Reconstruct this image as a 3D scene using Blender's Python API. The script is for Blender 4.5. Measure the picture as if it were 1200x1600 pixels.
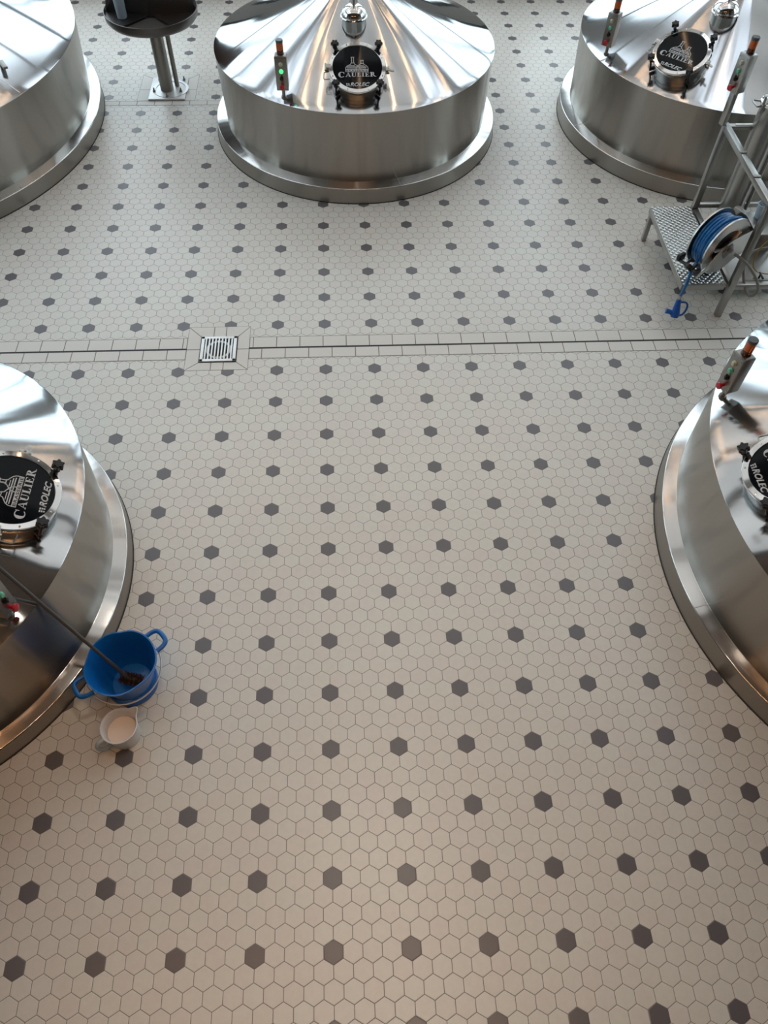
import bpy, bmesh, math, random
from mathutils import Vector, Matrix, Euler
random.seed(7)
PI = math.pi
D = 0.1                      # all plan coordinates below are in decimetres (1 floor tile = 1)
sc = bpy.context.scene
COL = sc.collection
for o in list(bpy.data.objects): bpy.data.objects.remove(o)

# ------------------------------------------------------------------ camera
cam = bpy.data.cameras.new('camera'); cam_o = bpy.data.objects.new('camera', cam); COL.objects.link(cam_o)
cam_o.location = (0.16554, -0.38065, 4.49572)
cam_o.rotation_euler = Euler((0.6050, -0.0167, -0.0459), 'XYZ')
cam.sensor_fit = 'VERTICAL'; cam.sensor_height = 24.0; cam.lens = 24.0 * 1195.28 / 1600
cam.clip_start = 0.05; cam.clip_end = 200
sc.camera = cam_o

# ------------------------------------------------------------------ exposure
vs = sc.view_settings
vs.view_transform = 'Standard'; vs.look = 'None'; vs.gamma = 1.0; vs.use_curve_mapping = False
vs.exposure = 0.32

# ------------------------------------------------------------------ sky (soft overcast daylight) and room lights, some of them added
SKY = 2.3
w = bpy.data.worlds.new('overcast_sky'); sc.world = w; w.use_nodes = True
nt = w.node_tree; nt.nodes.clear()
out = nt.nodes.new('ShaderNodeOutputWorld'); bg = nt.nodes.new('ShaderNodeBackground')
tc = nt.nodes.new('ShaderNodeTexCoord'); sep = nt.nodes.new('ShaderNodeSeparateXYZ'); ramp = nt.nodes.new('ShaderNodeValToRGB')
nt.links.new(tc.outputs['Generated'], sep.inputs[0]); nt.links.new(sep.outputs['Z'], ramp.inputs[0])
cr = ramp.color_ramp
cr.elements[0].position = 0.0; cr.elements[0].color = (.42, .46, .46, 1)
cr.elements[1].position = 0.03; cr.elements[1].color = (.62, .84, .90, 1)
e = cr.elements.new(0.25); e.color = (.74, .92, 1.0, 1)
e = cr.elements.new(0.9); e.color = (.80, .90, 1.0, 1)
nt.links.new(ramp.outputs[0], bg.inputs[0]); bg.inputs[1].default_value = SKY
nt.links.new(bg.outputs[0], out.inputs[0])

RX0, RX1, RY0, RY1, RZ = -9.6, 10.4, -5.0, 11.12, 7.4      # room in metres
def area(name, loc, rot, sx, sy, power, col, portal=False):
    l = bpy.data.lights.new(name, 'AREA'); l.shape = 'RECTANGLE'; l.size = sx; l.size_y = sy
    l.energy = power; l.color = col
    o = bpy.data.objects.new(name, l); COL.objects.link(o); o.location = loc; o.rotation_euler = rot
    if portal: l.cycles.is_portal = True
    return o
# daylight enters through the tall windows of the far wall: portals guide the sky light
WIN = [(-9.0 + i * 3.9, -9.0 + i * 3.9 + 3.2) for i in range(5)]
WZ0, WZ1 = 0.55, 6.7
for a, b in WIN:
    area('window_daylight', ((a + b) / 2, RY1 + .12, (WZ0 + WZ1) / 2), (-PI / 2, 0, 0), b - a, WZ1 - WZ0, 1, (1, 1, 1), True)
SIDE = [(3.6, 6.6), (7.2, 10.4)]
for a, b in SIDE:
    area('window_daylight', (RX0 - .12, (a + b) / 2, (WZ0 + WZ1) / 2), (PI / 2, 0, -PI / 2), b - a, WZ1 - WZ0, 1, (1, 1, 1), True)
    area('window_daylight', (RX1 + .12, (a + b) / 2, (WZ0 + WZ1) / 2), (PI / 2, 0, PI / 2), b - a, WZ1 - WZ0, 1, (1, 1, 1), True)
SKYL = [(-7.6, -2.6), (3.9, 5.8)]; SKY_Y = (3.9, 10.6)
for a, b in SKYL:
    area('skylight_daylight', ((a + b) / 2, (SKY_Y[0] + SKY_Y[1]) / 2, RZ + .25), (0, 0, 0), b - a, SKY_Y[1] - SKY_Y[0], 1, (1, 1, 1), True)
UP_Y, UP_Z, UP_W = (5.0, 8.6), 5.5, 130      # added unseen uplights, put in to brighten the pale roof
for y in UP_Y:
    area('added_uplight_glow', (0.4, y, UP_Z + .06), (PI, 0, 0), 14.6, .16, UP_W, (1, .985, .96))
LAMP_X = [-2.6, -1.7, -0.8, 0.1, 1.0, 1.9]
STRIP_X = [-2.0, -1.35, 0.45, 2.0, 3.1, 4.7]
LAMP_Y, LAMP_Z = -0.15, 5.45
LAMP_W = 13
DOWN = [(0.3, 4.0, 28), (0.4, 1.7, 66), (0.3, -0.6, 60)]      # added unseen spots that lift the middle of the floor

# ------------------------------------------------------------------ material helpers
def mat(name, col=(.5, .5, .5), rough=.5, metal=0., spec=.5, coat=0., trans=0., emit=None, estr=0., alpha=1., ior=1.45):
    m = bpy.data.materials.new(name); m.use_nodes = True
    p = m.node_tree.nodes['Principled BSDF']
    p.inputs['Base Color'].default_value = (*col, 1); p.inputs['Roughness'].default_value = rough
    p.inputs['Metallic'].default_value = metal; p.inputs['Specular IOR Level'].default_value = spec
    p.inputs['Coat Weight'].default_value = coat; p.inputs['Transmission Weight'].default_value = trans
    p.inputs['IOR'].default_value = ior
    if emit: p.inputs['Emission Color'].default_value = (*emit, 1); p.inputs['Emission Strength'].default_value = estr
    return m
def N(m, t, **k):
    n = m.node_tree.nodes.new(t)
    for a, v in k.items(): setattr(n, a, v)
    return n
def LK(m, a, b): m.node_tree.links.new(a, b)
def mth(m, op, *ins):
    n = N(m, 'ShaderNodeMath', operation=op)
    for i, v in enumerate(ins):
        if isinstance(v, (int, float)): n.inputs[i].default_value = v
        else: LK(m, v, n.inputs[i])
    return n.outputs[0]
def speckle(m, scale, lo, hi, sock='Roughness', stretch=None):
    p = m.node_tree.nodes['Principled BSDF']; t = N(m, 'ShaderNodeTexCoord'); nz = N(m, 'ShaderNodeTexNoise')
    nz.inputs['Scale'].default_value = scale; nz.inputs['Detail'].default_value = 4
    if stretch:
        mp = N(m, 'ShaderNodeMapping'); mp.inputs['Scale'].default_value = stretch
        LK(m, t.outputs['Object'], mp.inputs[0]); LK(m, mp.outputs[0], nz.inputs[0])
    else: LK(m, t.outputs['Object'], nz.inputs[0])
    mr = N(m, 'ShaderNodeMapRange'); mr.inputs[3].default_value = lo; mr.inputs[4].default_value = hi
    LK(m, nz.outputs[0], mr.inputs[0]); LK(m, mr.outputs[0], p.inputs[sock])
    return m

def tank_steel(name, col, rough, aniso, wav, ang=5.0, rad=.35, brush=.02):
    """circumferentially brushed stainless sheet, slightly dented"""
    m = mat(name, col, rough, 1.0)
    p = m.node_tree.nodes['Principled BSDF']
    p.inputs['Anisotropic'].default_value = aniso; p.inputs['Anisotropic Rotation'].default_value = .25
    tg = N(m, 'ShaderNodeTangent', direction_type='RADIAL', axis='Z'); LK(m, tg.outputs[0], p.inputs['Tangent'])
    t = N(m, 'ShaderNodeTexCoord'); s = N(m, 'ShaderNodeSeparateXYZ'); LK(m, t.outputs['Object'], s.inputs[0])
    an = mth(m, 'ARCTAN2', s.outputs[1], s.outputs[0])
    cx = mth(m, 'COSINE', an); sy = mth(m, 'SINE', an)
    rr = mth(m, 'SQRT', mth(m, 'ADD', mth(m, 'MULTIPLY', s.outputs[0], s.outputs[0]), mth(m, 'MULTIPLY', s.outputs[1], s.outputs[1])))
    h = mth(m, 'ADD', rr, mth(m, 'MULTIPLY', s.outputs[2], .9))
    c = N(m, 'ShaderNodeCombineXYZ')
    LK(m, mth(m, 'MULTIPLY', cx, ang), c.inputs[0]); LK(m, mth(m, 'MULTIPLY', sy, ang), c.inputs[1]); LK(m, mth(m, 'MULTIPLY', h, rad), c.inputs[2])
    nz = N(m, 'ShaderNodeTexNoise'); nz.inputs['Scale'].default_value = 1.0; nz.inputs['Detail'].default_value = 1.5; nz.inputs['Roughness'].default_value = .35
    LK(m, c.outputs[0], nz.inputs[0])
    b = N(m, 'ShaderNodeBump'); b.inputs['Strength'].default_value = 1.0; b.inputs['Distance'].default_value = wav
    LK(m, nz.outputs[0], b.inputs['Height']); LK(m, b.outputs[0], p.inputs['Normal'])
    # fine brushing varies the gloss along the sheet
    c2 = N(m, 'ShaderNodeCombineXYZ'); LK(m, mth(m, 'MULTIPLY', cx, 1.5), c2.inputs[0]); LK(m, mth(m, 'MULTIPLY', sy, 1.5), c2.inputs[1]); LK(m, mth(m, 'MULTIPLY', h, 160), c2.inputs[2])
    n2 = N(m, 'ShaderNodeTexNoise'); n2.inputs['Scale'].default_value = 1.0; n2.inputs['Detail'].default_value = 2
    LK(m, c2.outputs[0], n2.inputs[0])
    mr = N(m, 'ShaderNodeMapRange'); mr.inputs[3].default_value = rough - brush; mr.inputs[4].default_value = rough + brush
    LK(m, n2.outputs[0], mr.inputs[0]); LK(m, mr.outputs[0], p.inputs['Roughness'])
    return m

M = {}
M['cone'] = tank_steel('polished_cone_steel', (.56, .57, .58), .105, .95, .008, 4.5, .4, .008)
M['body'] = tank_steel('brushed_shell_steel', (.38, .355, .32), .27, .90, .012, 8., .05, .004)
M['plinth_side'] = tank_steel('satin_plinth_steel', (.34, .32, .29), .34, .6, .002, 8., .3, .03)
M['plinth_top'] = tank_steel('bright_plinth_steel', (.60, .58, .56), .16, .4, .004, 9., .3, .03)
M['seam'] = mat('weld_steel', (.70, .70, .69), .45, .7)
M['seal'] = mat('dark_sealant', (.015, .014, .013), .6)
M['steel'] = speckle(mat('stainless', (.40, .39, .37), .32, 1.), 3, .28, .36)
M['steel_dull'] = speckle(mat('dull_stainless', (.30, .285, .26), .42, 1.), 3, .36, .46)
M['basin'] = speckle(mat('shade_tinted_basin_steel', (.13, .12, .115), .38, 1.), 3, .34, .42)  # stainless; the shade on the basin is put into this dark base colour
M['mirror'] = mat('mirror_steel', (.74, .73, .72), .06, 1.)
M['glass_black'] = mat('dark_sight_glass', (.003, .004, .006), .05, 0., .22)
M['white_print'] = mat('white_print', (.55, .55, .55), .5)
M['black_print'] = mat('black_print', (.02, .02, .02), .5)
M['black'] = mat('black_plastic', (.012, .012, .013), .32)
M['black_grey'] = mat('grey_cap_plastic', (.10, .105, .11), .35)
M['amber'] = mat('amber_lens', (.55, .10, .008), .18, coat=.5)
M['amber_dark'] = mat('dark_amber_lens', (.06, .012, .006), .2, coat=.4)
M['clear'] = mat('clear_cream_lens', (.52, .50, .36), .2, coat=.6)
M['green'] = mat('green_lens', (.12, .50, .34), .2, coat=.6)
M['green_lit'] = mat('lit_green_lens', (.05, .6, .2), .2, emit=(.08, 1., .30), estr=.9)
M['red'] = mat('red_button', (.50, .012, .03), .35, coat=.3)
M['blue'] = mat('blue_polypropylene', (.004, .135, .46), .34, coat=.15)
M['blue_gun'] = mat('blue_rubber', (.01, .09, .40), .38)
M['hose_blue'] = mat('blue_hose', (.008, .13, .38), .28, coat=.3)
M['hose_grey'] = mat('grey_hose', (.20, .20, .18), .4)
M['brass'] = mat('brass', (.6, .40, .15), .3, 1.)
M['reel_grey'] = speckle(mat('reel_stainless', (.60, .59, .57), .3, 1.), 14, .22, .4)
M['bristle'] = mat('brown_bristles', (.05, .024, .010), .5)
M['handle_grey'] = mat('dark_grey_handle', (.085, .082, .078), .42)
M['white_pl'] = mat('white_plastic', (.74, .74, .74), .38)
M['milk'] = speckle(mat('pale_foamy_liquid', (.78, .66, .56), .4), 60, .3, .5)
M['frost'] = mat('frosted_plastic', (.62, .72, .78), .35, trans=.45, ior=1.2)
M['plastic_blue'] = mat('pale_blue_plastic', (.42, .52, .60), .35, trans=.3, ior=1.15)
M['plate'] = mat('diamond_plate', (.62, .62, .60), .34, 1.)
def diamond(m):
    p = m.node_tree.nodes['Principled BSDF']; t = N(m, 'ShaderNodeTexCoord'); s = N(m, 'ShaderNodeSeparateXYZ'); LK(m, t.outputs['Object'], s.inputs[0])
    k = 2 * PI / .052
    u = mth(m, 'MULTIPLY', mth(m, 'ADD', s.outputs[0], s.outputs[1]), k * .5); v = mth(m, 'MULTIPLY', mth(m, 'SUBTRACT', s.outputs[0], s.outputs[1]), k * .5)
    a = mth(m, 'POWER', mth(m, 'ABSOLUTE', mth(m, 'SINE', u)), 1.6); b2 = mth(m, 'POWER', mth(m, 'ABSOLUTE', mth(m, 'SINE', v)), 1.6)
    hh = mth(m, 'MULTIPLY', a, b2)
    b = N(m, 'ShaderNodeBump'); b.inputs['Strength'].default_value = 1.; b.inputs['Distance'].default_value = .012
    LK(m, hh, b.inputs['Height']); LK(m, b.outputs[0], p.inputs['Normal'])
diamond(M['plate'])
M['wall'] = speckle(mat('painted_wall', (.34, .33, .31), .8), 3, .75, .9)
M['frame'] = mat('dark_window_frame', (.05, .055, .06), .5)
M['ceil'] = speckle(mat('pale_ceiling', (.66, .67, .68), .8), 2, .75, .9)
M['beam'] = mat('dark_beam', (.06, .055, .05), .6)
M['wood'] = mat('dark_wood_mezzanine', (.10, .065, .045), .5)
M['lamp_shade'] = mat('dark_lamp_shade', (.03, .028, .025), .4, .6)
M['bulb'] = mat('warm_globe', (1, .8, .5), .4, emit=(1., .50, .21), estr=20)
M['strip'] = mat('warm_light_strip', (1, .8, .5), .4, emit=(1., .62, .36), estr=13)
M['drain_dark'] = mat('drain_pit', (.02, .02, .02), .7)
M['slot'] = mat('slot_black', (.012, .012, .013), .5)

TILE = (.66, .635, .59)
def floor_mat():
    m = mat('hexagon_floor_tiles', TILE, .5)
    p = m.node_tree.nodes['Principled BSDF']; p.inputs['Specular IOR Level'].default_value = .85
    t = N(m, 'ShaderNodeTexCoord'); s = N(m, 'ShaderNodeSeparateXYZ'); LK(m, t.outputs['Object'], s.inputs[0])
    X = mth(m, 'MULTIPLY', s.outputs[0], 10.); Y = mth(m, 'MULTIPLY', s.outputs[1], 10.)
    up = mth(m, 'GREATER_THAN', Y, 44.25)
    X = mth(m, 'ADD', X, mth(m, 'MULTIPLY', mth(m, 'SUBTRACT', Y, mth(m, 'MULTIPLY', up, 47.02)), .0067))
    X = mth(m, 'ADD', X, mth(m, 'MULTIPLY', up, .3658)); Y = mth(m, 'SUBTRACT', Y, mth(m, 'MULTIPLY', up, 47.0208))
    S3 = 1.7320508
    ax = mth(m, 'WRAP', X, .5, -.5); ay = mth(m, 'WRAP', Y, S3 / 2, -S3 / 2)
    bx = mth(m, 'WRAP', mth(m, 'SUBTRACT', X, .5), .5, -.5); by = mth(m, 'WRAP', mth(m, 'SUBTRACT', Y, S3 / 2), S3 / 2, -S3 / 2)
    da = mth(m, 'ADD', mth(m, 'MULTIPLY', ax, ax), mth(m, 'MULTIPLY', ay, ay)); db = mth(m, 'ADD', mth(m, 'MULTIPLY', bx, bx), mth(m, 'MULTIPLY', by, by))
    sel = mth(m, 'LESS_THAN', da, db)
    def mix(a, b): return mth(m, 'ADD', mth(m, 'MULTIPLY', a, sel), mth(m, 'MULTIPLY', b, mth(m, 'SUBTRACT', 1., sel)))
    gx = mix(ax, bx); gy = mix(ay, by)
    ix = mth(m, 'SUBTRACT', X, gx); iy = mth(m, 'SUBTRACT', Y, gy)
    agx = mth(m, 'ABSOLUTE', gx); agy = mth(m, 'ABSOLUTE', gy)
    d = mth(m, 'MAXIMUM', agx, mth(m, 'ADD', mth(m, 'MULTIPLY', agx, .5), mth(m, 'MULTIPLY', agy, .8660254)))
    gr = N(m, 'ShaderNodeMapRange'); gr.inputs[1].default_value = .481; gr.inputs[2].default_value = .489; LK(m, d, gr.inputs[0])
    grout = gr.outputs[0]
    dk = mth(m, 'MULTIPLY', mth(m, 'LESS_THAN', mth(m, 'ABSOLUTE', mth(m, 'WRAP', ix, 2., -2.)), .2), mth(m, 'LESS_THAN', mth(m, 'ABSOLUTE', mth(m, 'WRAP', iy, 2 * S3 / 2, -2 * S3 / 2)), .2))
    idv = N(m, 'ShaderNodeCombineXYZ')
    LK(m, mth(m, 'ROUND', mth(m, 'MULTIPLY', ix, 2.)), idv.inputs[0]); LK(m, mth(m, 'ROUND', mth(m, 'MULTIPLY', iy, 1.1547)), idv.inputs[1]); LK(m, up, idv.inputs[2])
    wn = N(m, 'ShaderNodeTexWhiteNoise'); LK(m, idv.outputs[0], wn.inputs[0])
    c1 = N(m, 'ShaderNodeMix', data_type='RGBA'); LK(m, wn.outputs[0], c1.inputs[0])
    c1.inputs[6].default_value = (TILE[0] * .98, TILE[1] * .96, TILE[2] * .955, 1); c1.inputs[7].default_value = (TILE[0] * .985, TILE[1] * 1.01, TILE[2] * .99, 1)
    # cloudy stoneware mottling
    nz = N(m, 'ShaderNodeTexNoise'); nz.inputs['Scale'].default_value = 28; nz.inputs['Detail'].default_value = 5; LK(m, t.outputs['Object'], nz.inputs[0])
    mr = N(m, 'ShaderNodeMapRange'); mr.inputs[3].default_value = .93; mr.inputs[4].default_value = 1.05; LK(m, nz.outputs[0], mr.inputs[0])
    c2 = N(m, 'ShaderNodeMix', data_type='RGBA', blend_type='MULTIPLY'); c2.inputs[0].default_value = 1.; LK(m, c1.outputs[2], c2.inputs[6])
    cc = N(m, 'ShaderNodeCombineColor'); [LK(m, mr.outputs[0], cc.inputs[i]) for i in range(3)]; LK(m, cc.outputs[0], c2.inputs[7])
    c3 = N(m, 'ShaderNodeMix', data_type='RGBA'); LK(m, dk, c3.inputs[0]); LK(m, c2.outputs[2], c3.inputs[6]); c3.inputs[7].default_value = (.112, .104, .112, 1)
    c4 = N(m, 'ShaderNodeMix', data_type='RGBA'); LK(m, grout, c4.inputs[0]); LK(m, c3.outputs[2], c4.inputs[6]); c4.inputs[7].default_value = (.20, .175, .15, 1)
    LK(m, c4.outputs[2], p.inputs['Base Color'])
    hh = N(m, 'ShaderNodeMapRange'); hh.inputs[1].default_value = .46; hh.inputs[2].default_value = .492; hh.inputs[3].default_value = 1; hh.inputs[4].default_value = 0; LK(m, d, hh.inputs[0])
    b = N(m, 'ShaderNodeBump'); b.inputs['Strength'].default_value = .5; b.inputs['Distance'].default_value = .0015
    LK(m, hh.outputs[0], b.inputs['Height']); LK(m, b.outputs[0], p.inputs['Normal'])
    n3 = N(m, 'ShaderNodeTexNoise'); n3.inputs['Scale'].default_value = 1.2; n3.inputs['Detail'].default_value = 3; LK(m, t.outputs['Object'], n3.inputs[0])
    m3 = N(m, 'ShaderNodeMapRange'); m3.inputs[3].default_value = .30; m3.inputs[4].default_value = .42; LK(m, n3.outputs[0], m3.inputs[0])
    LK(m, mth(m, 'ADD', m3.outputs[0], mth(m, 'MULTIPLY', grout, .3)), p.inputs['Roughness'])
    return m
M['floor'] = floor_mat()
M['trim_tile'] = speckle(mat('plain_floor_tile', TILE, .45), 4, .38, .5)
M['grout'] = mat('grout', (.20, .175, .15), .8)

# ------------------------------------------------------------------ mesh helpers (arguments in decimetres)
def catmull(P, r, k):
    rr = list(r) if isinstance(r, (list, tuple)) else [r] * len(P); Q = []; R = []
    for i in range(len(P) - 1):
        a, b, c, d = P[max(i - 1, 0)], P[i], P[i + 1], P[min(i + 2, len(P) - 1)]
        for j in range(k):
            t = j / k; Q.append(.5 * ((2 * b) + (c - a) * t + (2 * a - 5 * b + 4 * c - d) * t * t + (3 * b - a - 3 * c + d) * t ** 3)); R.append(rr[i] + (rr[i + 1] - rr[i]) * t)
    return Q + [P[-1]], R + [rr[-1]]
class MB:
    def __init__(s): s.bm = bmesh.new()
    def _sc(s, vs, mtx=None):
        for v in vs:
            if mtx is not None: v.co = mtx @ v.co
            v.co *= D
    def box(s, c, size, rot=None, bev=0):
        b = bmesh.new(); bmesh.ops.create_cube(b, size=1)
        for v in b.verts: v.co = Vector((v.co.x * size[0], v.co.y * size[1], v.co.z * size[2]))
        if bev: bmesh.ops.bevel(b, geom=b.edges[:], offset=bev, segments=2, affect='EDGES', profile=.5)
        mtx = Matrix.Translation(c) @ (rot.to_4x4() if rot is not None else Matrix())
        s._merge(b, mtx); return s
    def _merge(s, b, mtx):
        for v in b.verts: v.co = (mtx @ v.co) * D
        me = bpy.data.meshes.new('tmp'); b.to_mesh(me); b.free(); s.bm.from_mesh(me); bpy.data.meshes.remove(me)
    def bar(s, a, b_, wx, wy=None, bev=.04):
        a = Vector(a); b_ = Vector(b_); d = b_ - a; L = d.length
        q = d.to_track_quat('Z', 'Y').to_matrix()
        if abs(d.normalized().z) > .999: q = Matrix.Identity(3)
        elif abs(d.normalized().z) < .05:
            z = d.normalized(); y = Vector((0, 0, 1)); x = y.cross(z).normalized(); y = z.cross(x); q = Matrix((x, y, z)).transposed()
        return s.box((a + b_) / 2, (wx, wy or wx, L), q, bev)
    def cyl(s, a, b_, r, r2=None, n=24, bev=0):
        a = Vector(a); b_ = Vector(b_); d = b_ - a
        b = bmesh.new(); bmesh.ops.create_cone(b, cap_ends=True, segments=n, radius1=r, radius2=r if r2 is None else r2, depth=d.length)
        if bev:
            bmesh.ops.bevel(b, geom=[e for e in b.edges if len(e.link_faces) == 2 and any(len(f.verts) > 4 for f in e.link_faces)], offset=bev, segments=2, affect='EDGES', profile=.5)
        q = d.to_track_quat('Z', 'Y').to_matrix().to_4x4()
        s._merge(b, Matrix.Translation((a + b_) / 2) @ q); return s
    def lathe(s, prof, n=64, c=(0, 0, 0), closed=False, a0=0, a1=2 * PI):
        full = abs(a1 - a0 - 2 * PI) < 1e-6; m_ = n if full else n + 1
        rings = []
        for i in range(m_):
            a = a0 + (a1 - a0) * i / n
            rings.append([s.bm.verts.new(((c[0] + r * math.cos(a)) * D, (c[1] + r * math.sin(a)) * D, (c[2] + z) * D)) for r, z in prof])
        k = len(prof)
        for i in range(n):
            A, B = rings[i], rings[(i + 1) % m_]
            for j in range(k if closed else k - 1):
                jj = (j + 1) % k
                vs_ = [A[j], B[j], B[jj], A[jj]]
                try: s.bm.faces.new(vs_)
                except ValueError: pass
        return s
    def tube(s, pts, r, n=10, closed=False, caps=True, smooth=0):
        P = [Vector(p) for p in pts]
        if smooth: P, r = catmull(P, r, smooth)
        k = len(P); rr = r if isinstance(r, (list, tuple)) else [r] * k
        up = None; rings = []
        for i, p in enumerate(P):
            if closed: t = P[(i + 1) % k] - P[i - 1]
            else: t = P[min(i + 1, k - 1)] - P[max(i - 1, 0)]
            t.normalize()
            if up is None: up = t.orthogonal().normalized()
            up = (up - t * up.dot(t)).normalized(); sd = t.cross(up)
            rings.append([s.bm.verts.new((p + (up * math.cos(2 * PI * j / n) + sd * math.sin(2 * PI * j / n)) * rr[i]) * D) for j in range(n)])
        for i in range(k if closed else k - 1):
            A, B = rings[i], rings[(i + 1) % k]
            for j in range(n): s.bm.faces.new([A[j], A[(j + 1) % n], B[(j + 1) % n], B[j]])
        if caps and not closed: s.bm.faces.new(rings[0][::-1]); s.bm.faces.new(rings[-1])
        return s
    def prism(s, poly, z0, z1, mtx=None):
        mtx = mtx or Matrix()
        lo = [s.bm.verts.new((mtx @ Vector((x, y, z0))) * D) for x, y in poly]; hi = [s.bm.verts.new((mtx @ Vector((x, y, z1))) * D) for x, y in poly]
        n = len(poly)
        s.bm.faces.new(hi); s.bm.faces.new(lo[::-1])
        for i in range(n): s.bm.faces.new([lo[i], lo[(i + 1) % n], hi[(i + 1) % n], hi[i]])
        return s
    def quadstrip(s, A, B):
        a = [s.bm.verts.new(Vector(p) * D) for p in A]; b = [s.bm.verts.new(Vector(p) * D) for p in B]
        for i in range(len(a) - 1): s.bm.faces.new([a[i], a[i + 1], b[i + 1], b[i]])
        return s
    def build(s, name, m, parent=None, loc=None, rot=None, smooth=True, ang=35):
        bmesh.ops.remove_doubles(s.bm, verts=s.bm.verts[:], dist=1e-6)
        bmesh.ops.recalc_face_normals(s.bm, faces=s.bm.faces[:])
        me = bpy.data.meshes.new(name); s.bm.to_mesh(me); s.bm.free()
        me.materials.append(m)
        if smooth:
            for p in me.polygons: p.use_smooth = True
            try: me.set_sharp_from_angle(angle=math.radians(ang))
            except Exception: pass
        o = bpy.data.objects.new(name, me); COL.objects.link(o)
        if parent: o.parent = parent
        if loc is not None: o.location = Vector(loc) * D
        if rot is not None: o.rotation_euler = rot.to_euler() if hasattr(rot, 'to_euler') else rot
        return o
def empty(name, loc, rz=0):
    o = bpy.data.objects.new(name, None); COL.objects.link(o); o.location = Vector(loc) * D; o.rotation_euler = (0, 0, rz); o.empty_display_size = .1
    return o
def tag(o, label=None, cat=None, group=None, kind=None):
    if label: o['label'] = label
    if cat: o['category'] = cat
    if group: o['group'] = group
    if kind: o['kind'] = kind
    return o
def children(o): return [c for c in bpy.data.objects if c.parent == o]
def copy_tree(o, parent=None):
    c = o.copy(); COL.objects.link(c); c.parent = parent
    for ch in children(o): copy_tree(ch, c)
    return c
def struct(name, mb, m, **k): return tag(mb.build(name, m, **k), kind='structure')
def arc(cx, cy, r, a0, a1, n, ry=None):
    return [(cx + r * math.cos(a0 + (a1 - a0) * i / n), cy + (ry or r) * math.sin(a0 + (a1 - a0) * i / n)) for i in range(n + 1)]

# ------------------------------------------------------------------ room shell
X0, X1, Y0, Y1, Z1 = RX0 * 10, RX1 * 10, RY0 * 10, RY1 * 10, RZ * 10
struct('floor', MB().box(((X0 + X1) / 2, (Y0 + Y1) / 2, -1.5), (X1 - X0 + 6, Y1 - Y0 + 6, 3)), M['floor'], smooth=False, loc=(0, 0, 0))
cm = MB(); YS = 33.   # pale roof beyond, low dark wooden roof on the mezzanine side
sk0, sk1 = SKY_Y[0] * 10, SKY_Y[1] * 10
cm.box(((X0 + X1) / 2, (YS + sk0) / 2, Z1 + 1), (X1 - X0 + 6, sk0 - YS, 2)); cm.box(((X0 + X1) / 2, (sk1 + Y1 + 3) / 2, Z1 + 1), (X1 - X0 + 6, Y1 + 3 - sk1, 2))
xs = [X0 - 3] + [v * 10 for p in SKYL for v in p] + [X1 + 3]
for i in range(0, len(xs), 2): cm.box(((xs[i] + xs[i + 1]) / 2, (sk0 + sk1) / 2, Z1 + 1), (xs[i + 1] - xs[i], sk1 - sk0, 2))
struct('ceiling', cm, M['ceil'], smooth=False)
struct('ceiling_front', MB().box(((X0 + X1) / 2, (Y0 + YS) / 2, Z1 - 1), (X1 - X0 + 6, YS - Y0 + 3, 4)), M['wood'], smooth=False)
for i, (a, b) in enumerate(SKYL):
    f_ = MB(); a *= 10; b *= 10; nb = 8 if i == 0 else 3
    for k in range(nb + 1): f_.box((a + (b - a) * k / nb, (sk0 + sk1) / 2, Z1 + .6), (.7, sk1 - sk0, 1.4))
    for k in range(5): f_.box(((a + b) / 2, sk0 + (sk1 - sk0) * k / 4, Z1 + .5), (b - a, 1.0, 1.2))
    struct('window_%d' % (20 + i), f_, M['frame'], smooth=False)
for name, xw, sg in (('wall_left', X0, -1), ('wall_right', X1, 1)):
    mb = MB(); xc = xw + sg; ys = [Y0 - 2] + [v * 10 for p in SIDE for v in p] + [Y1 + 2]
    mb.box((xc, (Y0 + Y1) / 2, WZ0 * 5), (2, Y1 - Y0 + 4, WZ0 * 10)); mb.box((xc, (Y0 + Y1) / 2, (WZ1 * 10 + Z1) / 2), (2, Y1 - Y0 + 4, Z1 - WZ1 * 10))
    for i in range(0, len(ys), 2): mb.box((xc, (ys[i] + ys[i + 1]) / 2, (WZ0 + WZ1) * 5), (2, ys[i + 1] - ys[i], (WZ1 - WZ0) * 10))
    struct(name, mb, M['wall'], smooth=False)
    for i, (a, b) in enumerate(SIDE):
        f_ = MB(); a *= 10; b *= 10; z0 = WZ0 * 10; z1 = WZ1 * 10
        for k in range(7): f_.box((xw + sg * .5, a + (b - a) * k / 6, (z0 + z1) / 2), (.9, .7 if k % 6 else 1.2, z1 - z0))
        for z in (z0, z0 + 21, z0 + 41, z1): f_.box((xw + sg * .5, (a + b) / 2, z), (.9, b - a, .8))
        struct('window_%d' % ((10 if sg < 0 else 14) + i), f_, M['frame'], smooth=False)
struct('wall_front', MB().box(((X0 + X1) / 2, Y0 - 1, Z1 / 2), (X1 - X0, 2, Z1)), M['wood'], smooth=False)
wb = MB()
wb.box(((X0 + X1) / 2, Y1 + 1, WZ0 * 5), (X1 - X0, 2, WZ0 * 10)); wb.box(((X0 + X1) / 2, Y1 + 1, (WZ1 * 10 + Z1) / 2), (X1 - X0, 2, Z1 - WZ1 * 10))
xs = [X0] + [v * 10 for p in WIN for v in p] + [X1]
for i in range(0, len(xs), 2): wb.box(((xs[i] + xs[i + 1]) / 2, Y1 + 1, (WZ0 + WZ1) * 5), (xs[i + 1] - xs[i], 2, (WZ1 - WZ0) * 10))
struct('wall_back', wb, M['wall'], smooth=False)
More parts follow.
